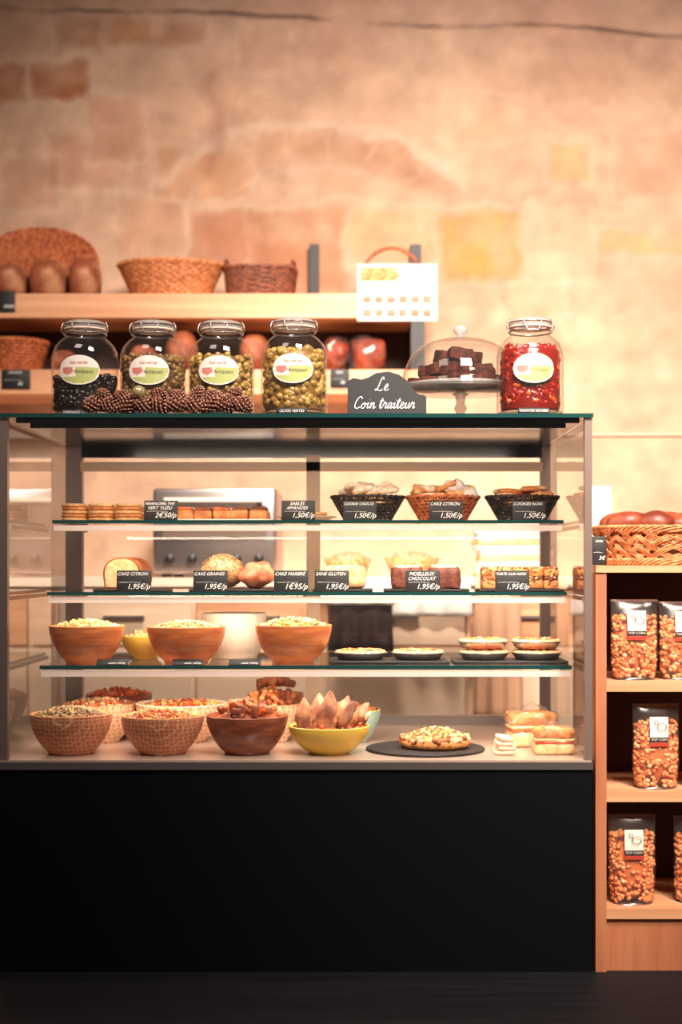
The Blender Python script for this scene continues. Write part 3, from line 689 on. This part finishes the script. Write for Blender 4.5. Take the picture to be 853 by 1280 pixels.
# ------------------------------------------------------------------ bread shelves on the wall
wy0=1.85
b=B('bread_shelf')
xr=X(532,wy0)
for zt,zb in((Z(367,wy0),Z(397,wy0)),(Z(462,wy0),Z(492,wy0))): b.box(-2.2,xr,wy0,WY-.002,zb,zt,woodS)
b.box(-2.2,xr-.01,WY-.03,WY-.002,Z(462,wy0),Z(397,wy0),darkwood)  # dark panel standing in for the shade between the two shelves
bk=mat('black_bracket',(26,24,26),.5)
for p0,p1,t0,t1 in((387,399,305,367),(513,527,305,330)): b.box(X(p0,WY-.05),X(p1,WY-.05),WY-.05,WY-.002,Z(367,wy0),Z(t0,WY-.05),bk)
b.box(X(514,wy0),X(531,wy0),wy0+.0,WY-.01,Z(462,wy0),Z(397,wy0),bk)
b.done()
zu=Z(367,wy0); zl=Z(462,wy0); ys=1.97
def loaf(name,px,w,h,z,y=ys,m=crust,d=.1,box=.55):
    b=B(name,(X(px,y),y,z)); W=S(w,y)/2; H=S(h,y)/2
    sq=lambda v,R_: math.copysign(R_*abs(v/R_)**box,v) if abs(v)>1e-6 else 0
    b.blob((0,0,H),(W,d,H),m,4,.010,12,fn=lambda p:Vector((sq(p.x,W)*.96,p.y,p.z if p.z>0 else sq(p.z,H)*.98)))
    b.done()
loaf('bread_loaf',14,42,44,zu,m=flour); loaf('bread_loaf',61,48,48,zu,m=flour); loaf('bread_loaf',106,40,50,zu,m=flour)
b=B('wicker_tray',(X(46,2.08),2.09,zu)); b.M=Matrix.Translation((0,0,.158))@Matrix.Rotation(math.radians(72),4,'X')
for k in range(22):
    r_=.02+.175*k/21; b.tube([(r_*math.cos(t*math.pi/40)*1.2,r_*math.sin(t*math.pi/40)*.82,.004*math.sin(t*2.5+k*math.pi)) for t in range(80)],.005,wicko,5,True)
for j in range(40): th=j*math.pi/20; b.tube([(0.01*math.cos(th),.01*math.sin(th),0),(.225*math.cos(th),.155*math.sin(th),0)],.0045,wickl,4)
b.done()
b=B('oval_wicker_basket',(X(214,ys),ys,zu)); basket(b,.14,.10,.195,.125,.125,wickl,12,30,.003,.0055,1,.01); b.lathe([(0,.095),(.15,.10),(.17,.122)],cream,30,sy=.62); b.done()
b=B('rectangular_wicker_basket',(X(326,ys),ys,zu)); basket(b,.120,.10,.132,.11,.105,wickd,12,26,.003,.005,.5,.009)
for s in(-1,1): b.tube([(s*.12,-.08,.1),(s*.125,-.05,.135),(s*.125,.05,.135),(s*.12,.08,.1)],.008,wickd,6)
b.done()
b=B('handled_wicker_basket',(X(490,ys),ys,zu)); basket(b,.1,.09,.115,.1,.07,wicko,8,22,.003,.005,1,.008)
b.tube([(.115*math.cos(math.pi*t/20),0,.07+.125*math.sin(math.pi*t/20)) for t in range(21)],.007,wicko,6,up=(0,1,0)); b.done()
b=B('oval_wicker_basket',(X(22,ys),ys,zl)); basket(b,.08,.09,.112,.11,.115,wicko,10,24,.003,.006,1,.01); b.done()
rus=mat('russet_crust',(176,98,62),.7,col2=(128,64,40),scale=14,bump=.3)
for px,w,h in((80,30,30),(228,42,54),(318,40,50),(180,36,36)): loaf('bread_loaf',px,w,h,zl,m=rus,box=.75)
def bag(px,w,h,m):
    b=B('bagged_bread',(X(px,ys),ys,zl)); W=S(w,ys)/2;H=S(h,ys)/2
    b.blob((0,0,H),(W,.07,H),m,4,.03,14,fn=lambda p:Vector((max(-W*.9,min(W*.9,p.x)),p.y,p.z*(1 if p.z>0 else .97))))
    b.blob((0,0,H),(W*1.04,.08,H*1.05),G_plastic,4,.03,18,fn=lambda p:Vector((p.x,p.y,max(-H,p.z)))); b.done()
rb=mat('rye_loaf',(166,70,44),.5,col2=(112,40,26),scale=16,bump=.5)
bag(421,32,46,rb); bag(461,46,46,rb)
tag(8,22,26,wy0-.008,Z(390,wy0),['PAIN'],name='shelf_label',tilt=0,fs=.6); tag(20,36,24,wy0-.008,Z(486,wy0),['CAMPAGNE','3€'],name='shelf_label',tilt=0,fs=.6); tag(425,24,22,wy0-.008,Z(484,wy0),['SEIGLE','4€'],name='shelf_label',tilt=0,fs=.6)
yp=wy0-.0045; b=B('product_poster',(X(497,yp),yp,Z(401,yp)),0); w=S(100,yp);h=S(71,yp)
b.box(-w/2,w/2,0,.004,0,h,paper); bx=mat('poster_orange',(196,100,46),.6,col2=(224,160,92),scale=40); pk=mat('poster_pink',(206,128,104),.6,col2=(176,90,70),scale=60); gy=mat('poster_grey',(160,136,130),.6)
b.box(-w*.46,-w*.02,-.0008,0,h*.70,h*.94,bx); b.text('Pains spéciaux',.03,(w*.22,-.001,h*.83),gy,maxw=w*.4)
for k in range(3): b.blob((-w*.38+k*.05,-.0008,h*.8),(.022,.001,.014),cookie,2)
for r_ in range(2):
    for k in range(6): b.rbox((-w*.38+k*w*.15,-.0008,h*(.14+.24*r_)),(.03,.0012,.026),pk,.0005)
    b.text('au levain naturel et farine bio',.02,(0,-.001,h*(.27+.24*r_)),gy,maxw=w*.85)
b.done()
b=B('trim_ledge'); b.box(.25,3,WY-.012,WY,Z(545,WY),Z(542,WY),cream); b.done()

# ------------------------------------------------------------------ back counter
b=B('back_counter'); CZ=.93
b.box(-2.0,.85,1.5,WY-.005,.08,CZ-.03,cream); b.box(-2.02,.87,1.47,WY-.005,CZ-.03,CZ,mat('worktop',(226,200,180),.35)); b.box(-2,.85,1.55,WY-.005,0,.08,darkwood)
for k in range(6):
    x=-1.98+k*.47; b.box(x+.01,x+.46,1.487,1.5,.70,CZ-.045,woodS if k%2 else cream); b.box(x+.01,x+.46,1.487,1.5,.1,.685,cream); b.box(x+.16,x+.30,1.47,1.487,.79,.80,steel)
b.done()
yo=1.52; b=B('steel_oven',(X(268,yo),yo+.22,CZ)); W=S(155,yo)
b.rbox((0,0,.16),(W,.42,.30),steel,.012); b.box(-W*.42,W*.42,-.214,-.209,.13,.25,mat('oven_glass',(110,92,82),.15)); b.box(-W*.4,W*.4,-.24,-.225,.262,.276,whitec)
for s in(-1,1): b.box(s*W*.36-.008,s*W*.36+.008,-.228,-.208,.264,.274,steel)
for k in range(5): b.M=Matrix.Translation((-W*.36+k*W*.18,-.21,.065))@Matrix.Rotation(math.radians(90),4,'X'); b.lathe([(0,.024),(.014,.024),(.017,0)],bk,20)
b.M=None
for sx in(-1,1):
    for sy in(-1,1): b.lathe([(0,0),(.018,0),(.018,.012),(0,.012)],bk,16,(sx*W*.4,sy*.17,0))
b.done()
b=B('towel_rail'); 
b.tube([(-.2,1.445,CZ-.028),(.62,1.445,CZ-.028)],.007,steel,8)
for x in(-.2,.62): b.tube([(x,1.445,CZ-.028),(x,1.49,CZ-.028)],.006,steel,8)
railo=b.done()
def cloth(name,px0,px1,z0,z1,m,dy=-.009):
    y=1.445; xa,xb=X(px0,y),X(px1,y); b=B(name); n=30; vs=[];fs=[]
    for k in range(9):
        t=k/8
        for i in range(n+1):
            u=i/n; vs.append((xa+(xb-xa)*u+(.02*(u-.5)*t),y+dy+.010*math.sin(u*19)*(.3+t)*.8,z0+(z1-z0)*(1-t)))
    for k in range(8):
        for i in range(n): a=k*(n+1)+i; fs.append((a,a+1,a+n+2,a+n+1))
    b.add(vs,fs,m,True); ob=b.done(); md=ob.modifiers.new('s','SOLIDIFY'); md.thickness=.003; ob.parent=railo
tw=mat('towel_cloth',(226,214,208),.9)
cloth('dark_apron',414,488,.68,.925,mat('apron_cloth',(54,36,34),.8)); cloth('towel_over_apron',402,490,.84,.93,tw,-.035); cloth('kitchen_towel',494,588,.80,.925,tw); cloth('brown_apron',594,650,.42,.925,mat('tan_cloth',(196,150,120),.9))
for px,w in((435,60),(515,70)):
    b=B('proofing_basket',(X(px,1.75),1.75,CZ)); r_=S(w/2,1.75); b.lathe([(0,0),(r_*.7,0),(r_,.07),(r_*.95,.07),(r_*.6,.02),(0,.02)],wickl,32); b.blob((0,0,.06),(r_*.8,r_*.8,.035),pinkb,3,.01,10); b.done()
b=B('stacked_paper_bags',(X(640,1.75),1.75,CZ))
for k in range(9): b.rbox((rr(-.01,.01),0,.01+k*.019),(.26,.2,.017),paper if k%3 else cookiel,.004,Rm(0,0,rr(-4,4)))
b.done()

# ------------------------------------------------------------------ lights
def area(name,loc,sx,sy,power,col,target=None,spread=None):
    l=bpy.data.lights.new(name,'AREA'); l.shape='RECTANGLE'; l.size=sx; l.size_y=sy; l.energy=power; l.color=col
    if spread: l.spread=math.radians(spread)
    o=bpy.data.objects.new(name,l); o.location=loc; bpy.context.collection.objects.link(o)
    if target is not None: o.rotation_euler=(Vector(target)-Vector(loc)).to_track_quat('-Z','Y').to_euler()
    return o
warm=(1,.86,.74); led=(1,.80,.64)
area('case_led_lamp',(-.13,.10,1.303),1.25,.03,7.0,led,(-.13,.3,.5))
for i,(z,y) in enumerate(SH): area('shelf_led_lamp',(-.13,y+.017,z-.030),1.25,.015,[2.3,2.5,3.6][i],led,(-.13,y+.12,z-.3))
area('back_counter_fill',(.6,-1.6,3.3),.9,.9,84,warm,(.6,2.2,1.0),78)
area('back_counter_fill',(-1.2,-1.2,3.3),.8,.8,21,warm,(-.5,.8,1.0))
area('back_counter_fill',(-.2,.95,3.3),.5,.3,24,warm,(-.1,1.55,.5),60)  # unseen lamp added to brighten the back counter
area('back_counter_fill',(1.3,-2.6,2.9),.5,.5,9,(1,.82,.66),(.85,.1,.45),40)  # extra lamp out of view, added to lift the popcorn shelves
w=bpy.data.worlds.new('World'); bpy.context.scene.world=w; w.use_nodes=True
w.node_tree.nodes['Background'].inputs[0].default_value=(1,.88,.8,1); w.node_tree.nodes['Background'].inputs[1].default_value=.15

# ------------------------------------------------------------------ camera
cam=bpy.data.cameras.new('camera'); co=bpy.data.objects.new('camera',cam); bpy.context.collection.objects.link(co)
co.location=(0,CAMY,CH); co.rotation_euler=(math.radians(90),0,0); cam.lens=50; cam.sensor_width=36
cam.shift_x=-(CX-426.5)/1280; cam.shift_y=(HZ-640)/1280
cam.dof.use_dof=True; cam.dof.focus_distance=3.53; cam.dof.aperture_fstop=1.9
bpy.context.scene.camera=co
vs=bpy.context.scene.view_settings; vs.view_transform='Standard'; vs.look='None'; vs.exposure=0
